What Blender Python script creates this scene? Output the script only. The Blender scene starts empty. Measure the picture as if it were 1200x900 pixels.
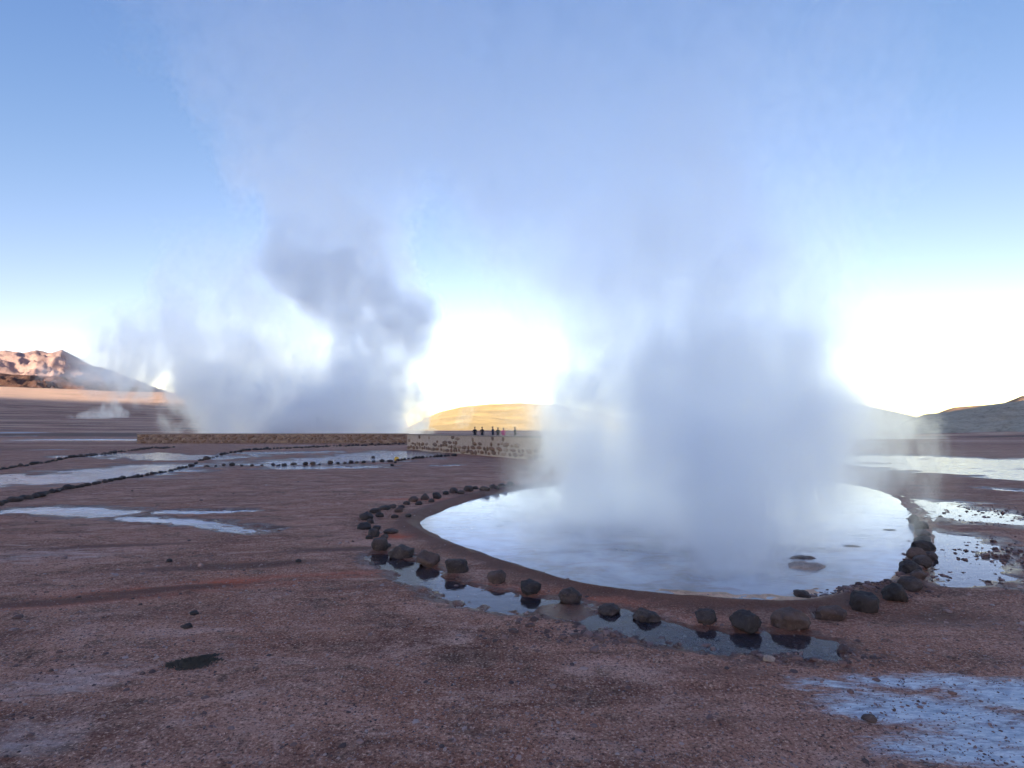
import bpy, bmesh, math, random
import numpy as np
from mathutils import Vector, Matrix, Euler, noise as mnoise

scene = bpy.context.scene
COL = scene.collection
R = math.radians
rng = random.Random(7)

# ------------------------------------------------------------------ camera
EYE = 1.6
F = 655.0                      # focal length in pixels of the 1200 px wide photograph
PITCH = math.atan(54 / F)      # horizon 54 px below the centre
cam_d = bpy.data.cameras.new('camera')
cam_d.sensor_width = 36.0
cam_d.lens = 36.0 * F / 1200.0
cam_d.clip_start = 0.05
cam_d.clip_end = 60000
cam = bpy.data.objects.new('camera', cam_d)
cam.location = (0, 0, EYE)
cam.rotation_euler = (math.pi / 2 + PITCH, 0, 0)
COL.objects.link(cam)
scene.camera = cam

# ------------------------------------------------------------------ sky, sun, exposure
SUN_EL, SUN_AZ = R(8.0), R(192.0)          # azimuth clockwise from +Y
w = bpy.data.worlds.new('World'); scene.world = w; w.use_nodes = True
nt = w.node_tree
sky = nt.nodes.new('ShaderNodeTexSky'); sky.sky_type = 'NISHITA'
sky.sun_disc = False; sky.sun_elevation = SUN_EL; sky.sun_rotation = SUN_AZ
sky.altitude = 1500; sky.air_density = 1.0; sky.dust_density = 1.2; sky.ozone_density = 1.6
# colour response of the photograph's sky: blue compressed, red opened, the same in every direction
EXPO = 2.0
_sep = nt.nodes.new('ShaderNodeSeparateColor'); _cmb = nt.nodes.new('ShaderNodeCombineColor')
nt.links.new(sky.outputs[0], _sep.inputs[0]); nt.links.new(_cmb.outputs[0], nt.nodes['Background'].inputs[0])
def _wm(op, a, b=None):
    n = nt.nodes.new('ShaderNodeMath'); n.operation = op
    for i, v in enumerate((a, b)):
        if hasattr(v, 'is_output'): nt.links.new(v, n.inputs[i])
        elif v is not None: n.inputs[i].default_value = v
    return n.outputs[0]
AUREOLE = 1.3
for _i, (_c, _g, _t) in enumerate(((1.42, 1.50, 1.40), (1.03, 1.30, 2.28), (1.38, 1.0, 2.55))):
    _x = _wm('MULTIPLY', _sep.outputs[_i], .4547)
    _soft = _wm('SUBTRACT', 1.0, _wm('POWER', math.e, _wm('MULTIPLY', _wm('POWER', _x, _g), -_c)))   # soft shoulder
    _glow = _wm('MULTIPLY', _wm('DIVIDE', _x, _wm('ADD', 1.0, _wm('POWER', _wm('DIVIDE', _t, _wm('MAXIMUM', _x, .01)), 4.0))), AUREOLE)                   # the glow round the sun stays bright
    nt.links.new(_wm('MULTIPLY', _wm('ADD', _soft, _glow), 1 / (.15 * 2 ** EXPO)), _cmb.inputs[_i])
nt.nodes['Background'].inputs[1].default_value = 0.15
w.cycles.sampling_method = 'NONE'
sun_d = bpy.data.lights.new('sun', 'SUN'); sun_d.energy = 3.0; sun_d.angle = R(0.5); sun_d.color = (1, .82, .62)
sun = bpy.data.objects.new('sun', sun_d); COL.objects.link(sun)
sdir = Vector((math.sin(SUN_AZ) * math.cos(SUN_EL), math.cos(SUN_AZ) * math.cos(SUN_EL), math.sin(SUN_EL)))
sun.rotation_euler = sdir.to_track_quat('Z', 'Y').to_euler()
sun.location = (-40, -40, 60)
vs = scene.view_settings
vs.view_transform = 'Standard'; vs.look = 'None'; vs.exposure = EXPO; vs.gamma = 1.0; vs.use_curve_mapping = False
scene.render.engine = 'CYCLES'
cy = scene.cycles
cy.use_denoising = True; cy.denoiser = 'OPENIMAGEDENOISE'
cy.use_adaptive_sampling = True; cy.adaptive_threshold = 0.03; cy.adaptive_min_samples = 16
cy.max_bounces = 22; cy.diffuse_bounces = 2; cy.glossy_bounces = 3; cy.transmission_bounces = 3
cy.volume_bounces = 20; cy.transparent_max_bounces = 12
cy.caustics_reflective = False; cy.caustics_refractive = False
cy.volume_step_rate = 1.0; cy.volume_max_steps = 256

# ------------------------------------------------------------------ helpers
def ray(px, py):
    vx, vy = (px - 600) / F, (450 - py) / F
    c, s = math.cos(PITCH), math.sin(PITCH)
    return Vector((vx, c - s * vy, s + c * vy))
def G(px, py, z=0.0):
    d = ray(px, py); t = (z - EYE) / d.z
    return Vector((d.x * t, d.y * t, z))
def AT(px, py, y):
    """point seen at (px, py) at ground distance y straight ahead"""
    d = ray(px, py); t = y / d.y
    return Vector((d.x * t, y, EYE + d.z * t))

def link(name, me, mat=None, parent=None):
    o = bpy.data.objects.new(name, me); COL.objects.link(o)
    if mat is not None and me is not None and len(me.materials) == 0: me.materials.append(mat)
    if parent is not None: o.parent = parent
    return o
def tag(o, label=None, cat=None, group=None, kind=None):
    if label: o['label'] = label
    if cat: o['category'] = cat
    if group: o['group'] = group
    if kind: o['kind'] = kind
    return o
def empty(name, loc, rz=0.0):
    o = bpy.data.objects.new(name, None); COL.objects.link(o)
    o.location = loc; o.rotation_euler = (0, 0, rz); o.empty_display_size = .2
    return o
def mesh_np(name, verts, faces, smooth=True):
    me = bpy.data.meshes.new(name)
    verts = np.asarray(verts, np.float32); faces = np.asarray(faces, np.int32)
    k = faces.shape[1]
    me.vertices.add(len(verts)); me.vertices.foreach_set('co', verts.ravel())
    me.loops.add(faces.size); me.loops.foreach_set('vertex_index', faces.ravel())
    me.polygons.add(len(faces))
    me.polygons.foreach_set('loop_start', np.arange(0, faces.size, k, dtype=np.int32))
    me.polygons.foreach_set('use_smooth', np.full(len(faces), smooth, bool))
    me.update(calc_edges=True)
    return me
def attr(me, name, vals):
    a = me.attributes.new(name, 'FLOAT', 'POINT'); a.data.foreach_set('value', np.asarray(vals, np.float32))

def _hash(ix, iy, seed):
    h = (ix.astype(np.int64) * 374761393 + iy.astype(np.int64) * 668265263 + seed * 2147483647) & 0xffffffff
    h = ((h ^ (h >> 13)) * 1274126177) & 0xffffffff
    return ((h ^ (h >> 16)) & 0xffff) / 65535.0
def vnoise(x, y, seed=0):
    ix, iy = np.floor(x), np.floor(y); fx, fy = x - ix, y - iy
    u, v = fx * fx * fx * (fx * (fx * 6 - 15) + 10), fy * fy * fy * (fy * (fy * 6 - 15) + 10)
    a, b = _hash(ix, iy, seed), _hash(ix + 1, iy, seed)
    c, d = _hash(ix, iy + 1, seed), _hash(ix + 1, iy + 1, seed)
    return (a + (b - a) * u) * (1 - v) + (c + (d - c) * u) * v
def fbm(x, y, seed=0, octs=4, gain=.5):
    s, a, t = 0, 1.0, 0
    c, sn = math.cos(.6), math.sin(.6)
    for i in range(octs):
        s = s + a * (vnoise(x, y, seed + i * 17) * 2 - 1); t += a; a *= gain
        x, y = (x * c - y * sn) * 2.03 + 3.1, (x * sn + y * c) * 2.03 + 7.7
    return s / t
def sstep(a, b, x):
    t = np.clip((x - a) / (b - a), 0, 1); return t * t * (3 - 2 * t)
def catmull(pts, n=6, closed=True):
    out = []; N = len(pts)
    for i in range(N if closed else N - 1):
        g = (lambda k: pts[k % N]) if closed else (lambda k: pts[min(max(k, 0), N - 1)])
        p0, p1, p2, p3 = g(i - 1), g(i), g(i + 1), g(i + 2)
        for j in range(n):
            t = j / n
            out.append(.5 * ((2 * p1) + (p2 - p0) * t + (2 * p0 - 5 * p1 + 4 * p2 - p3) * t * t + (3 * p1 - p0 - 3 * p2 + p3) * t ** 3))
    if not closed: out.append(pts[-1])
    return out

# node helper
class NT:
    def __init__(s, name):
        s.m = bpy.data.materials.new(name); s.m.use_nodes = True; s.t = s.m.node_tree
        s.out = s.t.nodes['Material Output']; s.b = s.t.nodes['Principled BSDF']
    def n(s, typ, **kw):
        nd = s.t.nodes.new(typ)
        for k, v in kw.items(): setattr(nd, k, v)
        return nd
    def l(s, a, b): s.t.links.new(a, b)
    def put(s, sock, v):
        if hasattr(v, 'is_output'): s.l(v, sock)
        elif v is not None: sock.default_value = v
    def math(s, op, a, b=None, c=None, clamp=False):
        nd = s.n('ShaderNodeMath', operation=op, use_clamp=clamp)
        for i, v in enumerate((a, b, c)): s.put(nd.inputs[i], v)
        return nd.outputs[0]
    def noise(s, vec, scale, detail=4, rough=.5, dist=0.0, dim='3D'):
        nd = s.n('ShaderNodeTexNoise', noise_dimensions=dim)
        if vec is not None: s.l(vec, nd.inputs['Vector'])
        nd.inputs['Scale'].default_value = scale; nd.inputs['Detail'].default_value = detail
        nd.inputs['Roughness'].default_value = rough; nd.inputs['Distortion'].default_value = dist
        return nd.outputs['Fac']
    def mix(s, f, a, b, blend='MIX'):
        nd = s.n('ShaderNodeMix', data_type='RGBA', blend_type=blend)
        s.put(nd.inputs[0], f); s.put(nd.inputs[6], a); s.put(nd.inputs[7], b)
        return nd.outputs[2]
    def ss(s, v, lo, hi, a=0.0, b=1.0):
        nd = s.n('ShaderNodeMapRange', interpolation_type='SMOOTHSTEP')
        s.put(nd.inputs[0], v); s.put(nd.inputs[1], lo); s.put(nd.inputs[2], hi); s.put(nd.inputs[3], a); s.put(nd.inputs[4], b)
        return nd.outputs[0]
    def map(s, vec, scale=(1, 1, 1), rot=(0, 0, 0), loc=(0, 0, 0)):
        nd = s.n('ShaderNodeMapping'); s.l(vec, nd.inputs[0])
        nd.inputs['Location'].default_value = loc; nd.inputs['Rotation'].default_value = rot; nd.inputs['Scale'].default_value = scale
        return nd.outputs[0]
    def at(s, name):
        return s.n('ShaderNodeAttribute', attribute_name=name).outputs['Fac']
    def bump(s, h, strength=.5, dist=.02, normal=None):
        nd = s.n('ShaderNodeBump'); s.l(h, nd.inputs['Height'])
        nd.inputs['Strength'].default_value = strength; nd.inputs['Distance'].default_value = dist
        if normal: s.l(normal, nd.inputs['Normal'])
        return nd.outputs[0]
    def pos(s): return s.n('ShaderNodeNewGeometry').outputs['Position']
    def obj(s): return s.n('ShaderNodeTexCoord').outputs['Object']
C4 = lambda r, g, b: (r, g, b, 1.0)

# ------------------------------------------------------------------ ground shape
ZW = -0.055      # level of the hot pool
pool_px = [(493,612),(520,598),(560,584),(600,575),(660,567),(740,561),(830,558),(920,560),(1000,568),(1045,581),(1066,600),(1072,622),
           (1066,648),(1054,668),(1034,681),(1000,688),(972,697),(940,704),(900,705),(860,703),(800,700),(740,693),(680,683),(620,666),(570,650),(530,636),(503,623)]
pool = catmull([G(a, b, ZW).xy for a, b in pool_px], 5)
POOL = np.array([(p.x, p.y) for p in pool])
def poly_sdf(x, y, P):
    d2 = np.full(x.shape, 1e9); inside = np.zeros(x.shape, bool)
    for i in range(len(P)):
        ax, ay = P[i]; bx, by = P[(i + 1) % len(P)]
        ex, ey = bx - ax, by - ay
        t = np.clip(((x - ax) * ex + (y - ay) * ey) / (ex * ex + ey * ey + 1e-12), 0, 1)
        d2 = np.minimum(d2, (x - ax - ex * t) ** 2 + (y - ay - ey * t) ** 2)
        c = (ay > y) != (by > y)
        with np.errstate(divide='ignore', invalid='ignore'):
            c &= x < (bx - ax) * (y - ay) / (by - ay) + ax
        inside ^= c
    d = np.sqrt(d2); return np.where(inside, -d, d)

# puddles: list of (pixel polyline, half width in metres, level, depth)
PUDDLES = [
    ('near', [(452,652),(475,664),(500,678),(540,694),(590,704),(640,709),(712,724),(780,741),(850,752),(940,754)], .29, -.020, .075),
    ('right_rim_a', [(1080,588),(1105,595),(1150,606)], 1.0, -.019, .055),
    ('right_rim_b', [(1106,628),(1116,648),(1106,670)], .62, -.020, .055),
    ('right_gap_b', [(957,715),(962,722)], .06, -.022, .03),
    ('right_far', [(1000,536),(1080,539),(1150,541),(1260,543)], 5.2, -.024, .10),
    ('right_far_b', [(1080,547),(1160,553),(1260,560)], 2.4, -.025, .11),
    ('right_bit', [(1165,572),(1190,574)], .4, -.026, .07),
    ('left_a', [(-40,562),(20,563),(60,559)], 2.0, -.024, .12),
    ('left_b', [(90,558),(130,553),(195,546)], 2.2, -.025, .12),
    ('left_c', [(135,533),(190,534),(240,536)], 2.6, -.026, .12),
    ('left_d', [(38,597),(75,597),(125,600)], .6, -.0235, .08),
    ('left_e', [(195,599),(240,599),(285,598)], .3, -.0245, .08),
    ('left_f', [(150,606),(230,612),(308,622)], .32, -.0255, .07),
    ('left_g', [(-20,513),(20,513)], 3, -.027, .08),
    ('left_h', [(40,516),(100,516),(160,516)], 2.6, -.028, .08),
    ('mid_a', [(355,548),(430,547)], 1.1, -.0265, .09),
    ('mid_b', [(360,541),(420,536),(474,530)], 3.0, -.0275, .11),
    ('mid_c', [(290,531),(330,530),(370,529)], 1.8, -.0285, .10),
    ('mid_d', [(511,546),(537,545)], .3, -.0295, .05),
]
PUD = [(n, [G(*p).xy for p in pl], r, lv, dp) for n, pl, r, lv, dp in PUDDLES]
def seg_dist(x, y, pl):
    d = np.full(x.shape, 1e9)
    for a, b in zip(pl[:-1], pl[1:]):
        ex, ey = b.x - a.x, b.y - a.y
        t = np.clip(((x - a.x) * ex + (y - a.y) * ey) / (ex * ex + ey * ey), 0, 1)
        d = np.minimum(d, np.hypot(x - a.x - ex * t, y - a.y - ey * t))
    return d
def ground_h(x, y, full=False):
    x = np.asarray(x, float); y = np.asarray(y, float)
    r = np.hypot(x, y); az = np.degrees(np.arctan2(x, y))
    near = 1 - sstep(30, 60, r)
    h = fbm(x * .12, y * .12, 1, 3) * .02 * sstep(3, 12, r)
    h = h + fbm(x * 1.1 + .4 * y, y * 1.6, 5, 4) * .014 + .010 * (1 - np.abs(fbm(x * .8 + .5 * y, y * 1.5 - .2 * x, 25, 4)) * 2) * near + fbm(x * 6, y * 8, 9, 3) * .006
    h = h + near * fbm(x * 22, y * 22, 13, 3) * .005
    h = h + fbm(x * .01, y * .01, 31, 4) * 1.2 * sstep(80, 400, r)
    # the plain climbs to the left, beyond the walls
    h = h + 84 * np.clip((r - 90) / 1410, 0, 1.06) ** 1.8 * sstep(-18, -31, az) * np.where(np.abs(az) < 120, 1, 0)
    h = h + 4.0 * sstep(90, 300, r) * sstep(30, 50, az)
    wet = np.zeros_like(h); sd = np.full_like(h, 50.0); film = np.zeros_like(h)
    m = (r < 30) & (y > 0)
    if m.any():
        xs, ys = x[m], y[m]
        s = poly_sdf(xs, ys, POOL) + fbm(xs * 2.2, ys * 2.2, 41, 3) * .05
        sd[m] = s
        # bank: strong on the left and near side, nearly absent on the right
        k = 1 - .9 * sstep(4.6, 6.2, xs)
        prof = np.interp(s, [-2.5, -.6, -.02, .02, .10, .24, .38, .6, 1.3], [-.25, -.16, ZW - .012, ZW + .006, -.012, .03, .004, -.014, 0])
        flat = np.interp(s, [-2.5, -.6, -.02, .05, .5], [-.25, -.12, ZW - .01, ZW + .015, 0])
        wgt = 1 - sstep(.8, 1.6, s)
        hm = h[m]
        damp = np.where(s < .9, .6, 1)
        h[m] = hm * (1 - wgt * .4) * damp + (prof * k + flat * (1 - k))
        wet[m] = np.clip(1.35 - s / .6, 0, 1) * .9 * (1 - .8 * sstep(4.8, 6, xs))
    for n, pl, rad, lv, dp in PUD:
        ext = rad * 2.9
        xs0 = [p.x for p in pl]; ys0 = [p.y for p in pl]
        m = (x > min(xs0) - ext) & (x < max(xs0) + ext) & (y > min(ys0) - ext) & (y < max(ys0) + ext)
        if m.any():
            d0 = seg_dist(x[m], y[m], pl) / rad
            k = sstep(1.45, 1.75, d0) * (1 - sstep(2.3, 2.8, d0)) * (sd[m] > .12)
            h[m] = h[m] + k * np.maximum(0, lv + .006 - h[m])
    for n, pl, rad, lv, dp in PUD:
        ext = rad * 2.2
        xs0 = [p.x for p in pl]; ys0 = [p.y for p in pl]
        m = (x > min(xs0) - ext) & (x < max(xs0) + ext) & (y > min(ys0) - ext) & (y < max(ys0) + ext)
        if not m.any(): continue
        sc = 1 / rad
        d = seg_dist(x[m], y[m], pl) / rad + fbm(x[m] * sc * .9, y[m] * sc * .9, 77, 3) * .4 + fbm(x[m] * sc * 2.3 + 9, y[m] * sc * 3.2, 78, 4) * (.5 + .45 * sstep(12, 25, r[m]))
        f = 1 - sstep(.35, 1.35, d)
        far = sstep(12, 25, r[m])
        keep = sd[m] > .25
        h[m] = h[m] * (1 - .45 * f * far) - dp * .62 * f * keep
        wet[m] = np.maximum(wet[m], (1 - sstep(.7, 1.9, d)) * keep)
        film[m] = np.maximum(film[m], (1 - sstep(.8, 1.7, d)) * keep)
    m = (r < 8) & (y > 0)
    c = G(662, 714); bump_ = .07 * np.exp(-((x[m] - c.x) ** 2 + (y[m] - c.y) ** 2) / .06)
    h[m] = np.maximum(h[m], np.minimum(h[m] + bump_, -.008))
    # sinter shelf just inside the near edge of the pool
    m = (r < 9) & (y > 0) & (sd < .08) & (sd > -.5)
    shelf = sstep(.9, 1.8, x[m]) * (1 - sstep(3.0, 4.2, x[m])) * sstep(-.46, -.2, sd[m]) * (y[m] < 7)
    h[m] = h[m] + shelf * np.maximum(0, ZW + .004 + .016 * fbm(x[m] * 4, y[m] * 5, 88, 4) - h[m])
    return (h, wet, sd, film) if full else h
def gh(x, y): return float(ground_h(np.array([x]), np.array([y]))[0])

# ------------------------------------------------------------------ ground material and mesh
def ground_material():
    g = NT('mineral_ground'); p = g.pos()
    wet, salt, red, tint = g.at('wet'), g.at('salt'), g.at('red'), g.at('tan')
    n1 = g.noise(p, .55, 5, .6, .4)
    st = g.noise(g.map(p, (.5, 1.6, 1), (0, 0, R(-14))), 1.1, 6, .62, .5)
    n3 = g.noise(p, 9, 5, .7)
    n4 = g.noise(p, 52, 4, .75)
    base = g.mix(g.ss(st, .34, .64), C4(.125, .058, .043), C4(.33, .19, .155))
    base = g.mix(g.ss(n1, .4, .62, 0, .7), base, C4(.22, .098, .066))
    n5 = g.noise(g.map(p, (.7, 1.3, 1), (0, 0, R(-20)), (3, 8, 0)), 2.2, 6, .68, .8)
    base = g.mix(g.ss(n5, .52, .70, 0, .75), base, C4(.43, .31, .29))
    base = g.mix(g.ss(n5, .48, .33, 0, .85), base, C4(.085, .052, .040))
    n6 = g.noise(g.map(p, (1, 1.5, 1), (0, 0, R(15)), (11, 2, 0)), 3.6, 5, .7, .6)
    base = g.mix(g.ss(n6, .55, .68, 0, .7), base, C4(.075, .052, .040))
    base = g.mix(g.ss(n3, .4, .75, 0, .55), base, C4(.40, .26, .225))
    base = g.mix(g.ss(n4, .53, .68, 0, .62), base, C4(.66, .52, .47))
    base = g.mix(g.ss(n4, .48, .36, 0, .9), base, C4(.05, .03, .026))
    rm = g.math('MULTIPLY', red, g.ss(st, .35, .6))
    base = g.mix(rm, base, C4(.38, .085, .04))
    sn = g.noise(g.map(p, (.8, 2.0, 1), (0, 0, R(-20))), 4.5, 7, .72, .6)
    sm = g.ss(g.math('ADD', sn, g.math('MULTIPLY', salt, .55)), .66, 1.05)
    base = g.mix(g.math('MULTIPLY', sm, .55), base, C4(.50, .46, .50))
    wn = g.ss(g.math('ADD', wet, g.math('MULTIPLY_ADD', n3, .7, -.35)), .25, .75)
    ice = g.at('ice')
    icn = g.noise(g.map(p, (1, 3.4, 1), (0, 0, R(32))), 8, 9, .78, .5)
    im = g.ss(g.math('ADD', g.math('ADD', g.math('MULTIPLY', icn, .7), g.math('MULTIPLY', sn, .35)), g.math('MULTIPLY', ice, .60)), .80, 1.10)
    base = g.mix(g.math('MULTIPLY', im, .9), base, g.mix(g.ss(icn, .35, .65), C4(.20, .34, .54), C4(.55, .70, .88)))  # frost crust; the blue of the reflected sky is put into its colour
    base = g.mix(g.math('MULTIPLY', wn, .86), base, C4(.080, .034, .023))
    fb = g.noise(g.map(p, (.006, .035, 1), (0, 0, R(6))), 1.0, 5, .62, .3)
    far = g.at('far')
    base = g.mix(g.math('MULTIPLY', far, g.ss(fb, .50, .66, 0, .85)), base, C4(.40, .30, .235))
    base = g.mix(g.math('MULTIPLY', far, g.ss(fb, .50, .38, 0, .8)), base, C4(.075, .055, .05))
    base = g.mix(g.math('MULTIPLY', tint, g.ss(n3, .3, .6, .45, .9)), base, C4(.66, .50, .38))
    base = g.mix(1.0, base, C4(1.46, 1.24, 1.0), 'MULTIPLY')
    g.l(base, g.b.inputs['Base Color'])
    g.l(g.math('SUBTRACT', g.math('SUBTRACT', g.ss(wn, 0, 1, .94, .72), g.math('MULTIPLY', g.at('film'), .46)), g.math('MULTIPLY', im, .45)), g.b.inputs['Roughness'])
    g.b.inputs['Specular IOR Level'].default_value = .22
    hh = g.math('ADD', g.math('MULTIPLY', n3, .6), g.math('MULTIPLY', n4, .35))
    hh = g.math('ADD', hh, g.math('MULTIPLY', g.noise(p, 190, 2, .6), .12))
    g.l(g.bump(hh, 1.0, .04), g.b.inputs['Normal'])
    return g.m
def blobs(x, y, lst):
    out = np.zeros_like(x)
    for px, py, rx, ry, rot, a in lst:
        c = G(px, py); dx, dy = x - c.x, y - c.y
        cr, sr = math.cos(R(rot)), math.sin(R(rot))
        u, v = (dx * cr + dy * sr) / rx, (-dx * sr + dy * cr) / ry
        out = np.maximum(out, a * np.exp(-(u * u + v * v)))
    return out
def build_ground():
    a1 = np.radians(np.linspace(-62, 62, 760)); a2 = np.radians(np.linspace(62, 298, 118))[1:-1]
    ang = np.concatenate([a1, a2])
    rad = np.concatenate([np.geomspace(.25, 1.9, 16)[:-1], np.geomspace(1.9, 34, 470)[:-1], np.geomspace(34, 14000, 130)])
    A, Rr = np.meshgrid(ang, rad)
    x, y = (np.sin(A) * Rr).ravel(), (np.cos(A) * Rr).ravel()
    h, wet, sd, film = ground_h(x, y, True)
    na, nr = len(ang), len(rad)
    i = np.arange(nr - 1)[:, None] * na; j = np.arange(na)[None, :]; j2 = (j + 1) % na
    q = np.stack([i + j, i + j2, i + na + j2, i + na + j], -1).reshape(-1, 4)[:, ::-1]
    V = np.stack([x, y, h], -1)
    V = np.concatenate([V, [[0, 0, h[:na].mean()]]])
    me = mesh_np('ground', V, q)
    # close the small hole under the camera
    bm = bmesh.new(); bm.from_mesh(me); bm.verts.ensure_lookup_table()
    c = bm.verts[len(V) - 1]
    for k in range(na): bm.faces.new((c, bm.verts[(k + 1) % na], bm.verts[k])).smooth = True
    bmesh.ops.recalc_face_normals(bm, faces=bm.faces)
    bm.to_mesh(me); bm.free()
    r = np.hypot(V[:, 0], V[:, 1]); X, Y = V[:, 0], V[:, 1]
    az = np.degrees(np.arctan2(X, Y))
    e = lambda a: np.concatenate([a, [0]])
    ice = blobs(X, Y, [(1010, 822, .5, .2, -12, .75), (1090, 832, .7, .3, -15, 1), (1190, 862, .6, .35, -10, 1), (1110, 800, .6, .2, -8, .9), (1190, 815, .6, .3, 0, 1), (940, 806, .35, .12, -10, .6), (1080, 880, .4, .2, -15, .85), (975, 802, .5, .13, -12, .8), (1150, 880, .6, .3, -10, .95), (1050, 800, .5, .14, -10, .9), (1030, 835, .5, .2, -14, .95), (15, 511, 11, 12, 0, 1), (100, 515.5, 14, 9, 0, 1), (60, 527, 4, 2, 0, .8), (330, 522, 8, 2, 0, .8)])
    ice += .5 * blobs(X, Y, [(45, 870, .4, .3, 0, .9), (110, 805, .5, .2, 20, .8)])
    wet = np.maximum(e(wet), .85 * blobs(X, Y, [(60, 706, 1.3, .17, 14, 1), (190, 692, 1.1, .14, 17, 1), (270, 664, 1.5, .22, 14, 1), (390, 645, 1.2, .2, 12, .9), (130, 640, 2.0, .16, 8, .8), (420, 690, .8, .12, 20, .6), (860, 790, .9, .2, -8, .6), (1110, 725, .8, .4, 0, .75), (600, 770, .8, .12, -10, .5)]))[:len(V) - 1]
    salt = blobs(X, Y, [(80, 800, .55, .35, 20, .75), (30, 870, .4, .3, 0, .7), (60, 650, 1.6, .7, 10, .6), (300, 770, .7, .3, 15, .3),
                        (560, 606, 1.2, .4, 0, .55), (250, 740, .4, .2, 10, .4), (440, 665, .35, .25, 0, .6), (520, 600, .8, .2, 20, .6), (690, 735, .3, .15, 0, .5),
                        (340, 780, .5, .3, 0, .35), (170, 560, 4, 1.4, 0, .55), (40, 565, 4, 1.6, 0, .6), (1150, 545, 5, 1.4, 0, .6)])
    salt += .55 * np.clip(fbm(X * .05, Y * .05, 55, 3) * 2.5, 0, 1) * sstep(40, 90, r) * (1 - sstep(300, 700, r))
    red = blobs(X, Y, [(200, 690, 1.2, .16, 18, .9), (300, 682, 1.3, .18, 15, .95), (90, 705, 1, .12, 16, .6), (465, 628, .35, .2, 0, 1), (500, 585, 1.2, .18, 10, .8),
                       (660, 700, 1.2, .25, -25, .6), (1050, 545, 5, .6, 0, .3)])
    crust = np.exp(-((e(sd[:]) if len(sd) < len(V) else sd) - .0 + .10) ** 2 / .05) * sstep(.6, 2.2, X) * (1 - sstep(4.0, 5.2, X)) * (Y < 9)
    tan = np.clip(.75 * sstep(900, 1300, r) * sstep(0, -10, az) + .45 * sstep(200, 500, r) * fbm(X * .004, Y * .02, 66, 3), 0, 1) + crust
    attr(me, 'wet', np.clip(e(wet), 0, 1)); attr(me, 'ice', np.clip(ice, 0, 1)); attr(me, 'far', sstep(28, 75, r)); attr(me, 'film', e(film)); attr(me, 'salt', np.clip(salt, 0, 1)); attr(me, 'red', np.clip(red, 0, 1)); attr(me, 'tan', np.clip(tan, 0, 1))
    o = link('ground', me, ground_material()); tag(o, 'dark brown mineral plain with pale salt crust', kind='structure')
    return o
build_ground()

# ------------------------------------------------------------------ water
def water_material(name, tint, depth_col, opacity, ripple=.12):
    g = NT(name); p = g.pos()
    g.t.nodes.remove(g.b)
    tr = g.n('ShaderNodeBsdfTransparent'); tr.inputs[0].default_value = tint
    df = g.n('ShaderNodeBsdfDiffuse'); g.put(df.inputs[0], depth_col if not callable(depth_col) else depth_col(g, p))
    gl = g.n('ShaderNodeBsdfGlossy'); gl.inputs['Roughness'].default_value = .04
    n = g.noise(g.map(p, (1, 1.6, 1)), 7, 3, .55, .2)
    nb = g.bump(n, ripple, .02); g.l(nb, gl.inputs['Normal'])
    fr = g.n('ShaderNodeFresnel'); fr.inputs['IOR'].default_value = 1.34; g.l(nb, fr.inputs['Normal'])
    m1 = g.n('ShaderNodeMixShader'); g.put(m1.inputs[0], opacity if not callable(opacity) else opacity(g, p))
    g.l(tr.outputs[0], m1.inputs[1]); g.l(df.outputs[0], m1.inputs[2])
    m2 = g.n('ShaderNodeMixShader'); g.l(fr.outputs[0], m2.inputs[0]); g.l(m1.outputs[0], m2.inputs[1]); g.l(gl.outputs[0], m2.inputs[2])
    g.l(m2.outputs[0], g.out.inputs['Surface'])
    return g.m
M_POOL = water_material('milky_hot_water', C4(.75, .85, .9), lambda g, p: g.mix(g.ss(g.noise(g.map(p, (1, 1.8, 1)), 1.3, 7, .7, .6), .42, .62, 0, .8), C4(.62, .62, .62), C4(.46, .38, .33)), lambda g, p: g.ss(g.noise(p, .8, 5, .65, .5), .3, .7, .5, .92))
M_PUD = water_material('puddle_water', C4(.72, .66, .6), C4(.20, .17, .20), .15, .09)
M_FAR = water_material('whitened_puddle_water', C4(.7, .7, .72), C4(.62, .62, .68), lambda g, p: g.ss(g.noise(g.map(p, (.5, 1.2, 1)), 1.1, 6, .7, .5), .35, .6, .35, .9), .6)  # white for frost, salt and the mirrored bright sky, put into the colour
def water_sheet(name, outline, z, mat, label):
    bm = bmesh.new(); vs_ = [bm.verts.new((p[0], p[1], z)) for p in outline]
    f = bm.faces.new(vs_)
    if f.normal.z < 0 or True: bm.normal_update()
    if f.normal.z < 0: f.normal_flip()
    bmesh.ops.triangulate(bm, faces=[f])
    me = bpy.data.meshes.new(name); bm.to_mesh(me); bm.free()
    return tag(link(name, me, mat), label, kind='structure')
def hull(pts):
    pts = sorted(set(pts))
    def half(ps):
        o = []
        for p in ps:
            while len(o) > 1 and (o[-1][0]-o[-2][0])*(p[1]-o[-2][1]) - (o[-1][1]-o[-2][1])*(p[0]-o[-2][0]) <= 0: o.pop()
            o.append(p)
        return o[:-1]
    return half(pts) + half(pts[::-1])
cxy = POOL.mean(0)
water_sheet('hot_pool_water', [tuple(cxy + (p - cxy) * 1.02 ) for p in POOL], ZW, M_POOL, 'steaming milky pool water inside the ring of rocks')
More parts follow.
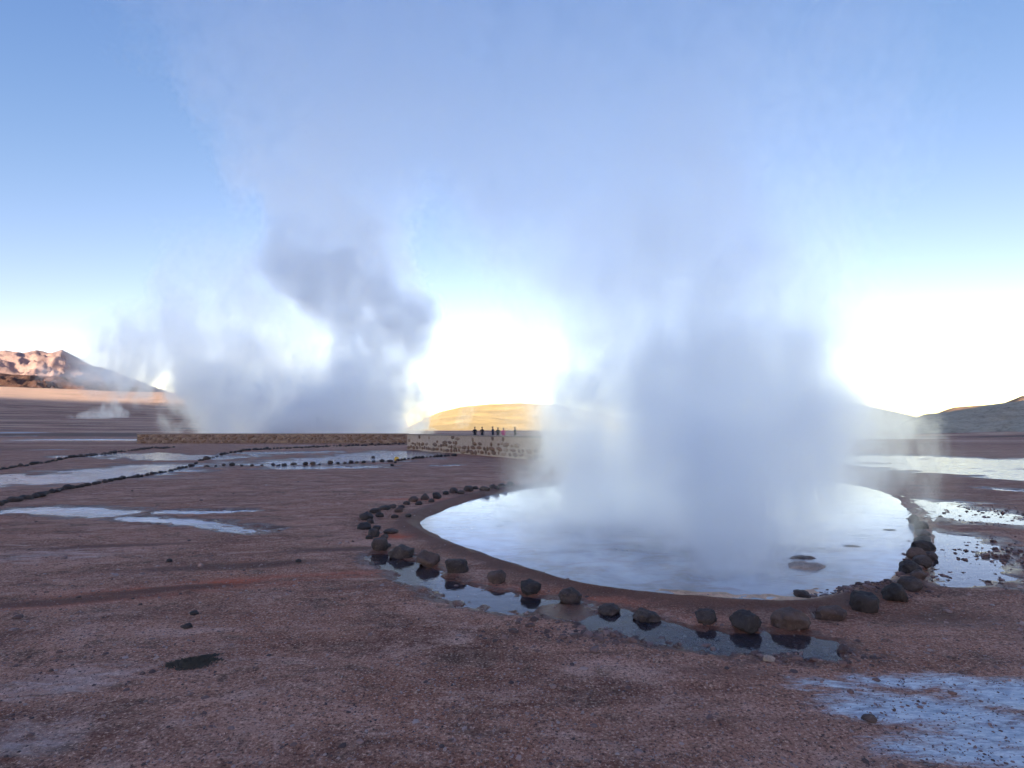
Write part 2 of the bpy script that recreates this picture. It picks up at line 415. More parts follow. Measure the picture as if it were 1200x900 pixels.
for n, pl, rad, lv, dp in PUD:
    c = rad / 5; ext = rad * 2.1
    gx = np.arange(min(p.x for p in pl) - ext, max(p.x for p in pl) + ext, c); gy = np.arange(min(p.y for p in pl) - ext, max(p.y for p in pl) + ext, c)
    GX, GY = np.meshgrid(gx, gy, indexing='ij')
    ok = (seg_dist(GX, GY, pl) < rad * 1.95)
    if n in ('near', 'right_rim_a', 'right_rim_b', 'right_gap_b'): ok &= poly_sdf(GX, GY, POOL) > .10
    cell = ok[:-1, :-1] & ok[1:, :-1] & ok[:-1, 1:] & ok[1:, 1:]
    ii, jj = np.nonzero(cell); W_ = len(gy); idx = lambda i, j: i * W_ + j
    q = np.stack([idx(ii, jj), idx(ii + 1, jj), idx(ii + 1, jj + 1), idx(ii, jj + 1)], -1)
    used, inv = np.unique(q, return_inverse=True)
    V = np.stack([GX.ravel(), GY.ravel(), np.full(GX.size, lv)], -1)[used]
    me = mesh_np('puddle_water', V, inv.reshape(-1, 4), False)
    tag(link('puddle_water', me, M_FAR if n.startswith(('left', 'mid', 'right_far', 'right_bit')) else M_PUD), 'shallow puddle water on the mineral ground', kind='structure')

# ------------------------------------------------------------------ hills
def hill_material(name, c1, c2, c3, scale, bump=1.0):
    g = NT(name); p = g.pos()
    n1 = g.noise(p, scale, 6, .65, .3); n2 = g.noise(p, scale * 7, 5, .7)
    b = g.mix(g.ss(n1, .35, .65), c1, c2); b = g.mix(g.ss(n2, .5, .7, 0, .8), b, c3)
    g.l(b, g.b.inputs['Base Color']); g.b.inputs['Roughness'].default_value = .95; g.b.inputs['Specular IOR Level'].default_value = .1
    g.l(g.bump(n2, .6 * bump, .15 / scale), g.b.inputs['Normal'])
    return g.m
def hill(name, label, sky_px, D, front, back, mat, seed, rough=.12, nA=220, nR=70, base=-3.0, freq=4.0, gully=.5):
    """terrain whose crest follows the given skyline; falls to the plain before and behind it"""
    pxs = [p[0] for p in sky_px]
    az = np.array([math.atan2((p[0] - 600) / F, 1 / math.cos(PITCH)) for p in sky_px])
    ele = np.array([(lambda d: d.z / math.hypot(d.x, d.y))(ray(*p)) for p in sky_px])
    A = np.linspace(az[0], az[-1], nA)
    H = np.interp(A, az, ele) * D + EYE
    fade = sstep(0, .06, (A - A[0])) * sstep(0, .06, (A[-1] - A))
    t = np.concatenate([np.linspace(-1, 0, nR), np.linspace(0, 1, nR // 3)[1:]])
    T, AA = np.meshgrid(t, A, indexing='ij'); HH = np.tile(H, (len(t), 1)); FD = np.tile(fade, (len(t), 1))
    dist = np.where(T < 0, D + T * front, D + T * back)
    x, y = np.sin(AA) * dist, np.cos(AA) * dist
    prof = np.where(T < 0, (1 - (-T)) ** 1.25, (1 - T) ** 1.3)
    rid = 1 - np.abs(fbm(x / D * freq * 3, y / D * freq * 3, seed, 5, .55)) * 2
    lump = fbm(x / D * freq, y / D * freq, seed + 3, 5, .55)
    env = np.clip(-T * (1 + T) * 4, 0, 1) * (T < 0)
    z = base + (HH - base) * (prof + env * ((rid - .6) * gully * .5 + lump * .35)) 
    z += (HH - base) * rough * .12 * fbm(x / D * 40, y / D * 40, seed + 9, 3) * (1 - np.abs(T))
    z = base + (z - base) * FD ** .5
    V = np.stack([x, y, z], -1).reshape(-1, 3)
    n, m = len(t), nA
    i = np.arange(n - 1)[:, None] * m; j = np.arange(m - 1)[None, :]
    q = np.stack([i + j, i + j + 1, i + m + j + 1, i + m + j], -1).reshape(-1, 4)
    me = mesh_np(name, V, q)
    return tag(link(name, me, mat), label, kind='structure')
hill('mountains', 'far sunlit desert mountains at the left',
     [(-420,470),(-300,440),(-200,428),(-90,418),(-30,412),(0,411),(20,415),(36,411),(50,414),(66,411),(85,419),(105,429),(130,436),(165,449),(205,465),(250,484),(300,503)],
     7000, 3600, 2500, hill_material('mountain_rock', C4(.33, .225, .20), C4(.42, .29, .25), C4(.26, .18, .165), .0025, .5), 3, .15, 300, 90, freq=5, gully=.75, base=60)
hill('brown_hill', 'dark brown hill below the far mountains',
     [(-420,460),(-250,436),(-120,434),(-40,436),(0,438),(60,441),(120,447),(165,455),(205,468),(250,486),(300,502)],
     2700, 900, 900, hill_material('brown_hill_rock', C4(.10, .055, .045), C4(.16, .085, .06), C4(.22, .14, .09), .02), 11, .3, 260, 60, freq=10, gully=.6, base=70)
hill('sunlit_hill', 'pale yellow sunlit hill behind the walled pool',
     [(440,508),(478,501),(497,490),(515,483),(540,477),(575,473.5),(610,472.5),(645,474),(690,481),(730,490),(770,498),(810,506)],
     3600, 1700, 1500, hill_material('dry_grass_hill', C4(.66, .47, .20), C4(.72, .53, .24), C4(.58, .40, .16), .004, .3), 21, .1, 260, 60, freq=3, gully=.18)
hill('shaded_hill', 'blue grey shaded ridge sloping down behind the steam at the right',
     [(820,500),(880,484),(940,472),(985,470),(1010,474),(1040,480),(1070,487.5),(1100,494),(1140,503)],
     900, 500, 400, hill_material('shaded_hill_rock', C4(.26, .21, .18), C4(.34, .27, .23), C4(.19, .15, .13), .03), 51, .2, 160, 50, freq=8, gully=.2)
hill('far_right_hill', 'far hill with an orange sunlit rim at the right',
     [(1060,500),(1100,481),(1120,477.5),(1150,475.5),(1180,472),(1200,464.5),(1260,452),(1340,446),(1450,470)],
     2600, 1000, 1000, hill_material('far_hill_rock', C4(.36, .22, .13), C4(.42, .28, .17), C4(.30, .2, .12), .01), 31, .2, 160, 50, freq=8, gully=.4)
hill('tussock_hill', 'low shaded hill with dark shrubs at the right',
     [(1010,516),(1040,505),(1065,492),(1085,485.5),(1110,483),(1140,478.5),(1170,474),(1200,469),(1260,457),(1340,448),(1450,460)],
     420, 290, 300, hill_material('tussock_slope', C4(.40, .33, .23), C4(.50, .42, .30), C4(.12, .115, .08), .10), 41, .3, 260, 80, freq=9, gully=.2, base=-1.0)
# the high ridge behind the viewer that still keeps the plain in shade
def ridge():
    d = Vector((-sdir.x, -sdir.y)).normalized(); n = Vector((-d.y, d.x))
    L = np.linspace(-6500, 1500, 160); T = np.linspace(-1, 1, 40)
    LL, TT = np.meshgrid(L, T, indexing='ij')
    crest = 672 + 34 * fbm(L / 900, L * 0, 5, 4)
    crest = crest * sstep(-6500, -4500, L) * (1 - sstep(1200, 1500, L) * .98)
    prof = (1 - np.abs(TT)) ** 1.15
    z = crest[:, None] * prof * (1 + .25 * fbm(LL / 250, TT * 3, 8, 4) * (1 - prof)) - 4 * np.abs(TT)
    s = -3500 + TT * 1700
    x = d.x * s + n.x * LL; y = d.y * s + n.y * LL
    V = np.stack([x, y, z], -1).reshape(-1, 3)
    i = np.arange(len(L) - 1)[:, None] * len(T); j = np.arange(len(T) - 1)[None, :]
    q = np.stack([i + j, i + j + 1, i + len(T) + j + 1, i + len(T) + j], -1).reshape(-1, 4)
    tag(link('mountain_ridge', mesh_np('mountain_ridge', V, q), hill_material('ridge_rock', C4(.2, .13, .1), C4(.28, .19, .14), C4(.15, .1, .08), .01)),
        'high ridge behind the viewer shading the plain', kind='structure')
ridge()

# ------------------------------------------------------------------ steam
def float_curve(g, inp, pts):
    nd = g.n('ShaderNodeFloatCurve'); c = nd.mapping.curves[0]
    while len(c.points) < len(pts): c.points.new(.5, .5)
    for p, (a, b) in zip(c.points, pts): p.location = (a, b); p.handle_type = 'AUTO_CLAMPED'
    nd.mapping.use_clip = False; nd.mapping.update()
    g.l(inp, nd.inputs['Value'])
    return nd.outputs[0]
def plume(name, label, Y, rows, ratio=1.0, nscale=.5, amp=1.0, soft=.5, seed=0, lean=0.0, warp=.6, detail=5, stretch=.7, color=(.982, .99, 1.0), cat='steam plume', aniso=.92, mesh_grow=1.0, steps=1.0, group=None):
    """rows: (py, px centre, half width px, extinction per metre); Y: distance ahead"""
    z0 = AT(rows[0][1], rows[0][0], Y).z
    P = []
    for py, px, hw, dn in rows:
        c = AT(px, py, Y); e = AT(px + hw, py, Y)
        P.append((c.z, c.x, e.x - c.x, dn))
    P = np.array(P); zb, zt = P[0, 0], P[-1, 0]
    cx0, Rm, dm = P[0, 1], P[:, 2].max(), P[:, 3].max()
    span = np.abs(P[:, 1] - cx0).max() + 1e-3
    g = NT(name); g.t.nodes.remove(g.b)
    co = g.obj(); sp = g.n('ShaderNodeSeparateXYZ'); g.l(co, sp.inputs[0])
    X, Yc, Z = sp.outputs
    H = zt - zb
    u = g.math('DIVIDE', Z, H)
    ku = [(a - zb) / H for a in P[:, 0]]
    fx = float_curve(g, u, [(k, .5 + .5 * (c - cx0) / span) for k, c in zip(ku, P[:, 1])])
    fr = float_curve(g, u, [(k, r / Rm) for k, r in zip(ku, P[:, 2])])
    fd = float_curve(g, u, [(k, d / dm) for k, d in zip(ku, P[:, 3])])
    dx = g.math('SUBTRACT', X, g.math('MULTIPLY_ADD', fx, 2 * span, -span))
    dy = g.math('DIVIDE', g.math('SUBTRACT', Yc, g.math('MULTIPLY', Z, lean)), ratio)
    rr = g.math('SQRT', g.math('ADD', g.math('MULTIPLY', dx, dx), g.math('MULTIPLY', dy, dy)))
    rn = g.math('DIVIDE', rr, g.math('MULTIPLY', fr, Rm))
    vec = g.map(co, (1, 1, stretch), (0, 0, 0), (seed * 13.7, seed * 5.1, seed * 3.3))
    n = g.noise(vec, nscale, detail, .58, warp)
    q = g.math('ADD', g.math('SUBTRACT', 1.0, rn), g.math('MULTIPLY', g.math('SUBTRACT', n, .5), amp * 2))
    dens = g.ss(q, .0, soft)
    n2 = g.noise(vec, nscale * 3.1, 2, .6, 0)
    dens = g.math('MULTIPLY', dens, g.ss(g.math('MULTIPLY_ADD', n2, .6, g.math('MULTIPLY', n, .4)), .36, .62, .25, 1.5))
    edge = g.ss(u, 1.0, .8)                      # fades out at the very top
    foot = g.ss(Z, 0.0, .02 * H + .05)
    rim = g.ss(rn, 1.0 + amp * .42, 1.0)         # never reaches the mesh skin
    dens = g.math('MULTIPLY', g.math('MULTIPLY', dens, edge), g.math('MULTIPLY', foot, rim))
    dens = g.math('MULTIPLY', dens, g.math('MULTIPLY', g.math('MAXIMUM', fd, 0.0), float(dm)))
    vp = g.n('ShaderNodeVolumePrincipled'); vp.inputs['Color'].default_value = (*color, 1); vp.inputs['Anisotropy'].default_value = aniso
    g.l(dens, vp.inputs['Density']); g.l(vp.outputs[0], g.out.inputs['Volume'])
    g.m.cycles.volume_step_rate = steps
    g.m.cycles.homogeneous_volume = False
    # skin: a lumpy tube round the column
    nz, na = 40, 40; V = []
    us = np.linspace(0, 1, nz)
    Cx = np.interp(us, ku, P[:, 1]) - cx0; Rr = np.interp(us, ku, P[:, 2])
    gr = 1.0 + amp * .42
    for k in range(nz):
        for a in range(na):
            th = a / na * 2 * math.pi
            lump = 1 + .07 * mnoise.noise(Vector((math.cos(th) * 2, math.sin(th) * 2, us[k] * 9 + seed)))
            rad = Rr[k] * gr * mesh_grow * max(lump, 1.0)
            V.append((Cx[k] + math.cos(th) * rad, math.sin(th) * rad * ratio + us[k] * H * lean, us[k] * H))
    V.append((Cx[0], 0, 0)); V.append((Cx[-1], H * lean, H))
    Fc = []
    for k in range(nz - 1):
        for a in range(na):
            b = (a + 1) % na; Fc.append((k * na + a, k * na + b, (k + 1) * na + b, (k + 1) * na + a))
    me = bpy.data.meshes.new(name)
    for a in range(na):
        b = (a + 1) % na; Fc.append((len(V) - 2, b, a)); Fc.append((len(V) - 1, (nz - 1) * na + a, (nz - 1) * na + b))
    me.from_pydata(V, [], Fc); me.update()
    for p in me.polygons: p.use_smooth = True
    o = link(name, me, g.m); o.location = (cx0, Y, zb)
    return tag(o, label, cat, group)

ST = 'steam plumes rising from the geysers'
# main column over the pool
plume('steam_column', 'tall white steam column filling the middle of the ringed pool', 9.8,
      [(658,795,215,.7),(628,792,222,2.2),(590,798,224,2.9),(540,808,228,2.9),(490,812,226,2.3),(420,800,226,1.6),(330,775,240,1.2),(240,740,300,.75),(150,690,380,.46),(60,650,460,.33),(-60,620,520,.22),(-140,600,540,.15)],
      ratio=.95, nscale=.62, amp=.74, soft=.64, seed=1, warp=.8, detail=5, group=ST)
plume('steam_jet', 'narrow white steam jet at the near right edge of the pool', 6.6,
      [(698,868,42,1.2),(676,868,54,2.6),(630,866,72,2.2),(580,872,95,1.3),(520,890,115,.7),(440,920,120,.3),(360,930,115,.1)],
      ratio=.9, nscale=1.6, amp=.9, soft=.7, seed=2, detail=5, group=ST)
# big billowing plume behind the long wall
plume('steam_plume', 'large blue grey billowing plume behind the long stone wall', 110,
      [(517,395,105,.16),(470,420,78,.24),(430,435,62,.25),(385,450,72,.32),(340,412,95,.27),(290,385,98,.2),(230,395,110,.11),(150,395,160,.052),(60,380,215,.031),(-60,370,250,.02),(-140,360,270,.014)],
      ratio=1.0, nscale=.10, amp=1.0, soft=.22, seed=3, warp=.5, detail=6, stretch=.9, steps=.5, group=ST)
plume('steam_bank', 'low pale steam bank drifting along the far wall', 126,
      [(517,338,132,.26),(480,322,165,.24),(450,296,190,.20),(420,272,190,.12),(390,250,170,.09),(350,272,130,.08),(300,285,110,.04),(250,290,100,.02)],
      ratio=.5, nscale=.075, amp=1.15, soft=.4, seed=4, warp=.8, detail=5, group=ST)
plume('steam_wisp', 'small blue grey puff of steam right of the big plume', 75,
      [(504,489,13,.5),(490,491,14,.55),(472,493,17,.5),(457,494,15,.3),(447,492,9,.1)], nscale=.42, amp=1.1, soft=.35, seed=5, detail=5, group=ST)
plume('steam_wisp', 'faint thin steam wisp in front of the yellow sunlit hill', 95,
      [(503,540,10,.05),(490,545,12,.07),(478,549,11,.05),(468,552,8,.02)], nscale=.45, amp=1.1, soft=.4, seed=6, group=ST)
plume('steam_wisp', 'bright white steam puff on the far left plain', 190,
      [(490,134,16,.10),(482,133,14,.14),(472,131,9,.14),(464,129,6,.08),(458,128,4,.02)], nscale=.30, amp=1.0, soft=.3, seed=7, detail=5, group=ST)
plume('steam_wisp', 'low white steam drift left of the bright far left puff', 188,
      [(491,106,22,.06),(486,110,20,.10),(480,117,11,.06),(474,120,6,.02)], nscale=.30, amp=1.1, soft=.3, seed=8, detail=5, group=ST)
plume('steam_wisp', 'pale steam drift at the foot of the shrub hill on the right', 100,
      [(524,1055,45,.09),(510,1050,48,.09),(496,1048,46,.07),(482,1045,36,.04),(470,1035,24,.01)], nscale=.25, amp=1.1, soft=.5, seed=9, group=ST)

# ------------------------------------------------------------------ rocks
def rock_material(name, c1, c2, c3):
    g = NT(name); p = g.obj()
    rnd = g.n('ShaderNodeObjectInfo').outputs['Random']
    off = g.n('ShaderNodeVectorMath', operation='ADD'); g.l(p, off.inputs[0])
    cmb = g.n('ShaderNodeCombineXYZ'); g.l(g.math('MULTIPLY', rnd, 40), cmb.inputs[0]); g.l(cmb.outputs[0], off.inputs[1])
    v = off.outputs[0]
    n1 = g.noise(v, 7, 5, .65, .3); n2 = g.noise(v, 45, 4, .7); n3 = g.noise(v, 130, 3, .7)
    b = g.mix(g.ss(n1, .35, .65), c1, c2); b = g.mix(g.ss(n2, .52, .72, 0, .8), b, c3)
    g.l(b, g.b.inputs['Base Color'])
    g.b.inputs['Roughness'].default_value = .72; g.b.inputs['Specular IOR Level'].default_value = .35
    hh = g.math('ADD', n2, g.math('MULTIPLY', n3, .5))
    g.l(g.bump(hh, .7, .02), g.b.inputs['Normal'])
    return g.m
M_DARK = rock_material('dark_volcanic_rock', C4(.042, .032, .029), C4(.085, .063, .054), C4(.15, .115, .10))
M_BLACK = rock_material('black_volcanic_rock', C4(.024, .020, .019), C4(.050, .040, .037), C4(.09, .074, .068))
M_BROWN = rock_material('brown_volcanic_rock', C4(.07, .045, .036), C4(.12, .08, .065), C4(.17, .125, .105))
M_PALE = rock_material('pale_sinter', C4(.30, .23, .18), C4(.42, .34, .28), C4(.22, .15, .11))
def rock_mesh(name, seed, sx, sy, sz, sub=3, facets=9, rough=.13):
    rr = random.Random(seed)
    bm = bmesh.new(); bmesh.ops.create_icosphere(bm, subdivisions=sub, radius=1)
    planes = []
    for k in range(facets):
        v = Vector((rr.gauss(0, 1), rr.gauss(0, 1), rr.gauss(0, .8))).normalized(); planes.append((v, rr.uniform(.66, .9)))
    o = Vector((rr.uniform(0, 50), rr.uniform(0, 50), rr.uniform(0, 50)))
    for v in bm.verts:
        p = v.co.copy()
        for nrm, d in planes:
            k = p.dot(nrm) - d
            if k > 0: p -= nrm * k * .82
        p *= 1 + .16 * mnoise.noise(p * 1.3 + o) + rough * mnoise.noise(p * 3.1 + o) + rough * .5 * mnoise.noise(p * 7 + o)
        v.co = Vector((p.x * sx, p.y * sy, p.z * sz))
    for f in bm.faces: f.smooth = True
    me = bpy.data.meshes.new(name); bm.to_mesh(me); bm.free()
    return me
def place_rock(px, py, wpx, hpx, label, mat, seed, cat='rock', group=None, sink=.27, sub=4, z=None, flat=1.0, name='rim_rock', depth=.85):
    """px, py: centre in the photograph; wpx, hpx: width and height there"""
    base = G(px, py + hpx * .42, -.02)
    k = base.y / F * math.cos(PITCH)
    sx = wpx * k / 2 * 1.06; tilt = math.atan2(EYE, base.y)
    sy = sx * depth
    hm = hpx * k; szf = max(hm * .5 * 1.1 - sy * math.sin(tilt) * .35, sx * .42) * flat
    me = rock_mesh(name, seed, sx, sy, szf, sub)
    o = link(name, me, mat)
    x, y = base.x, base.y + sy * .6
    zz = (gh(x, y) if z is None else z) + szf * (1 - 2 * sink)
    o.location = (x, y, zz); o.rotation_euler = (rng.uniform(-.12, .12), rng.uniform(-.12, .12), rng.uniform(-.5, .5))
    return tag(o, label, cat, group)
RG = 'rocks set around the rim of the hot pool'
RIM = [
 # left back arc
 (598,567,9,6,'small dark stone where the far left rim enters the steam',M_DARK),
 (588,569,9,6,'second small stone from the steam along the far left rim',M_DARK),
 (577,571,9,6,'third small stone from the steam along the far left rim',M_DARK),
 (566,573,9,7,'fourth small stone from the steam along the far left rim',M_DARK),
 (549,573,12,9,'larger dark stone in the middle of the far left rim',M_DARK),
 (531,575,11,9,'dark stone just left of the larger far rim stone',M_DARK),
 (511,581,11,10,'round black stone above the red patch on the far left rim',M_BLACK),
 (497,583,10,9,'dark stone left of the round black one on the far rim',M_DARK),
 (484,586,12,8,'dull brown stone at the bend of the far left rim',M_BROWN),
 (467,598,11,8,'dull brown stone inside the left bend of the rim',M_BROWN),
 (449,596,15,7,'flat dark stone uppermost in the left dark cluster',M_BLACK),
 (438,600,13,8,'dark stone second from the top of the left cluster',M_BLACK),
 (428,606,15,12,'rounded black stone at the leftmost bend of the rim',M_BLACK),
 (426,617,16,11,'black stone under the leftmost one at the bend',M_BLACK),
 (437,626,15,13,'dark block between left bend and the shore puddle',M_BLACK),
 (457,624,16,7,'flat low stone just inside the left cluster',M_DARK),
 (444,639,18,20,'tall dark brown stone at the head of the left puddle',M_DARK),
 # near left, mirrored in the puddle
 (470,646,29,19,'grey green rock first in the left puddle beside the red earth',M_DARK),
 (500,655,28,22,'rounded brown rock second in the left puddle',M_BROWN),
 (534,665,29,22,'dark rounded rock third in the left puddle',M_DARK),
 (582,677,23,18,'reddish brown rock at the right part of the left puddle',M_BROWN),
 (621,690,26,20,'dark round rock at the right end of the left puddle',M_BLACK),
 (669,698,26,20,'dark rock standing on dry earth between the two near puddles',M_DARK),
 # near right puddle
 (715,712,24,18,'small dark rock at the left tip of the right puddle',M_DARK),
 (761,720,31,19,'two toned flat rock second in the right puddle',M_DARK),
 (830,724,25,22,'square grey rock in the middle of the right puddle',M_DARK),
 (877,730,31,27,'bulky black rock in the right puddle beside the largest one',M_BLACK),
 (932,727,41,30,'largest brown grey rock at the right end of the near puddle',M_BROWN),
 (980,720,33,21,'smooth oval brown rock alone right of the largest one',M_BROWN),
 (1021,707,32,30,'upright black rock with square top at the near right rim',M_BLACK),
 (1055,696,31,26,'black rock at the foot of the right rock chain',M_BLACK),
 (1070,686,26,20,'brown black rock behind the foot of the right rock chain',M_DARK),
 (1081,677,17,14,'small brownish rock third up the right rock chain',M_BROWN),
 (1071,667,23,19,'dark blocky rock on the pool side of the right chain',M_BLACK),
 (1085,662,20,16,'dark rock fifth up the right rock chain',M_DARK),
 (1078,649,20,16,'brownish rock on the pool side halfway up the right chain',M_BROWN),
 (1094,651,15,13,'small dark rock on the outer side halfway up the right chain',M_DARK),
 (1088,641,25,15,'broad dark rock in the upper half of the right chain',M_BLACK),
 (1085,631,19,9,'flat black rock third from the top of the right chain',M_BLACK),
 (1085,624,18,10,'greyish rock second from the top of the right chain',M_DARK),
 (1083,615,16,13,'dark square rock topping the right rock chain',M_BLACK),
 (1073,606,11,13,'steam veiled rock at the far end of the right chain',M_DARK),
]
for i, (a, b, c, d, lab, m) in enumerate(RIM):
    place_rock(a, b, c, d, lab, m, 100 + i, group=RG, sub=4 if c > 20 else 3)
for i, (a, b, c, d) in enumerate([(592,571,6,4),(582,573,7,5),(571,575,7,5),(557,572,8,5),(540,577,8,6),(522,578,8,6),(505,587,8,6),(490,590,9,6),(476,590,9,6),(470,594,8,5),(459,594,10,6),(444,604,10,7),(433,612,10,7),(441,619,10,7),(450,630,10,7),(432,632,9,6),(454,640,8,6),(478,607,8,5),(462,606,9,6)]):
    place_rock(a, b, c, d, 'small dark stone packed between the larger ones along the far left rim', M_BLACK if i % 2 else M_DARK, 200 + i, group='small stones packed along the far left rim', sub=2)
place_rock(942, 692, 19, 10, 'small dark rock standing in the pool near its front edge', M_DARK, 301, z=ZW, name='pool_rock', sink=.25)
place_rock(903, 775, 14, 10, 'pale pink loose stone at the front of the right puddle', M_PALE, 302, name='loose_stone')
place_rock(1022, 845, 16, 10, 'grey brown loose stone on the pale salt flat', M_BROWN, 303, name='loose_stone')
place_rock(217, 738, 12, 7, 'small black stone above the dark tussock', M_BLACK, 304, name='loose_stone')
place_rock(226, 722, 9, 6, 'smaller black stone farther above the dark tussock', M_BLACK, 305, name='loose_stone')
place_rock(197, 660, 7, 5, 'tiny black stone on the left wet streak', M_BLACK, 306, name='loose_stone')
place_rock(349, 660, 6, 5, 'tiny dark stone right of the red earth streak', M_BLACK, 307, name='loose_stone')
place_rock(437, 535, 5, 4, 'tiny dark stone near the yellow marker stone', M_BLACK, 308, name='loose_stone', sub=2)
# yellow marker stone
g_ = NT('yellow_paint'); g_.l(g_.mix(g_.noise(g_.obj(), 9, 3), C4(.55, .32, .03), C4(.75, .48, .06)), g_.b.inputs['Base Color'])
place_rock(464.5, 538, 5.5, 4.5, 'yellow painted marker stone at the corner of the stone rows', g_.m, 309, cat='marker stone', name='marker_stone', sub=3, sink=.12, flat=1.3)

# rows of small stones across the plain
row_meshes = [rock_mesh('row_stone', 500 + i, 1, .85, .68, 2, 6, .14) for i in range(8)]
for i, m in enumerate(row_meshes): m.materials.append(M_BLACK if i % 2 else M_DARK)
def row_stone(px, py, wpx, label, group, i):
    p = G(px, py); k = p.y / F
    s = wpx * k / 2 * rng.uniform(.8, 1.2)
    o = link('row_stone', row_meshes[i % 8]); o.scale = (s, s, s * rng.uniform(.8, 1.15))
    o.location = (p.x, p.y, gh(p.x, p.y) + s * .4); o.rotation_euler = (0, 0, rng.uniform(0, 6.28))
    return tag(o, label, 'stone', group)
def stone_row(px, step, size, label, group):
    acc = 0; i = 0
    pts = [Vector(p) for p in px]
    for a, b in zip(pts[:-1], pts[1:]):
        L = (b - a).length
        while acc < L:
            q = a.lerp(b, acc / L); kk = 1
            sz = (size[0] + (size[1] - size[0]) * (i % 97) / 97) if False else size(q.y)
            row_stone(q.x + rng.uniform(-.8, .8), q.y + rng.uniform(-.5, .5), sz * rng.uniform(.75, 1.25), label, group, rng.randrange(8))
            acc += step(q.y) * rng.uniform(.8, 1.25); i += 1
        acc -= L
stone_row([(-12,596),(10,589),(40,584),(72,575),(100,570),(132,564),(172,557),(200,551),(225,546),(234,541),(250,536),(270,530.5),(297,527.5),(345,525.5),(390,523.5),(435,522),(474,520.5)],
          lambda y: 3.2 + (y - 520) * .055, lambda y: 3.6 + (y - 520) * .085, 'dark stone in the long row running back to the far wall', 'stones in the long row')
stone_row([(-10,553),(5,550),(25,547),(55,542),(82,537),(112,533),(140,530),(175,526),(205,525)],
          lambda y: 3.0 + (y - 520) * .06, lambda y: 3.4 + (y - 520) * .09, 'dark stone in the upper left row near the far wall', 'stones in the upper left row')
for i, (a, b, s) in enumerate([(242,547,6),(253,546.5,4),(262,546,5),(272,546,7),(283,547,5),(295,547,5),(307,546.5,4),(320,545,6),(326,545.5,5),(333,545.5,6),(344,544.5,9),(358,545,5.5),(367,545,6),(374,545,4),(387,543.8,7),(396,544,5),(404,543.5,6),(411,543.2,6),(418,543.2,5),(426,543,6),(438,542.5,5.5),(448,542,6),(457,542,7)]):
    row_stone(a, b, s, 'separate dark stone in the spaced row ending at the yellow marker', 'stones in the spaced row', i)
stone_row([(459,546.5),(463,543),(467,540.5),(480,538.5),(504,536.5),(534,534.5)], lambda y: 4.0, lambda y: 5.0,
          'dark stone in the short row from the yellow marker to the near wall', 'stones in the short row')

# ------------------------------------------------------------------ pale sinter island in the pool, scattered bits
def flat_stone(name, px, py, rx, ry, hgt, mat, seed, label, cat):
    p = G(px, py, ZW); bm = bmesh.new(); N = 40; rings = 6; vs_ = []
    o = Vector((seed * 3.7, seed * 1.9, 0))
    for r in range(rings + 1):
        t = r / rings; row = []
        for a in range(N):
            th = a / N * 2 * math.pi
            q = 1 + .35 * mnoise.noise(Vector((math.cos(th) * 1.5, math.sin(th) * 1.5, 0)) + o) + .12 * mnoise.noise(Vector((math.cos(th) * 5, math.sin(th) * 5, 2)) + o)
            x, y = math.cos(th) * rx * t * q, math.sin(th) * ry * t * q
            z = hgt * (1 - t ** 5) * (1 + .5 * mnoise.noise(Vector((x * 14, y * 14, seed)))) - .035 * t ** 6
            row.append(bm.verts.new((x, y, z)))
        vs_.append(row)
    for r in range(1, rings):
        for a in range(N): bm.faces.new((vs_[r][a], vs_[r + 1][a], vs_[r + 1][(a + 1) % N], vs_[r][(a + 1) % N])).smooth = True
    for a in range(N): bm.faces.new((vs_[0][0], vs_[1][a], vs_[1][(a + 1) % N])).smooth = True
    for v in vs_[0][1:]: bm.verts.remove(v)
    bmesh.ops.recalc_face_normals(bm, faces=bm.faces)
    me = bpy.data.meshes.new(name); bm.to_mesh(me); bm.free()
    ob = link(name, me, mat); ob.location = p
    return tag(ob, label, cat)
flat_stone('sinter_island', 945, 664, .26, .22, .035, M_PALE, 3, 'pale flat sinter slab breaking the pool surface at the right', 'mineral slab')
flat_stone('sinter_island', 940, 654, .20, .10, .025, M_BROWN, 4, 'thin brownish sinter slab just behind the pale one', 'mineral slab')
flat_stone('sinter_island', 998, 640, .16, .08, .012, M_BROWN, 5, 'small dark sinter patch alone in the right part of the pool', 'mineral slab')
flat_stone('sinter_island', 1042, 621, .14, .06, .012, M_DARK, 6, 'small dark patch in the pool by the right rock chain', 'mineral slab')

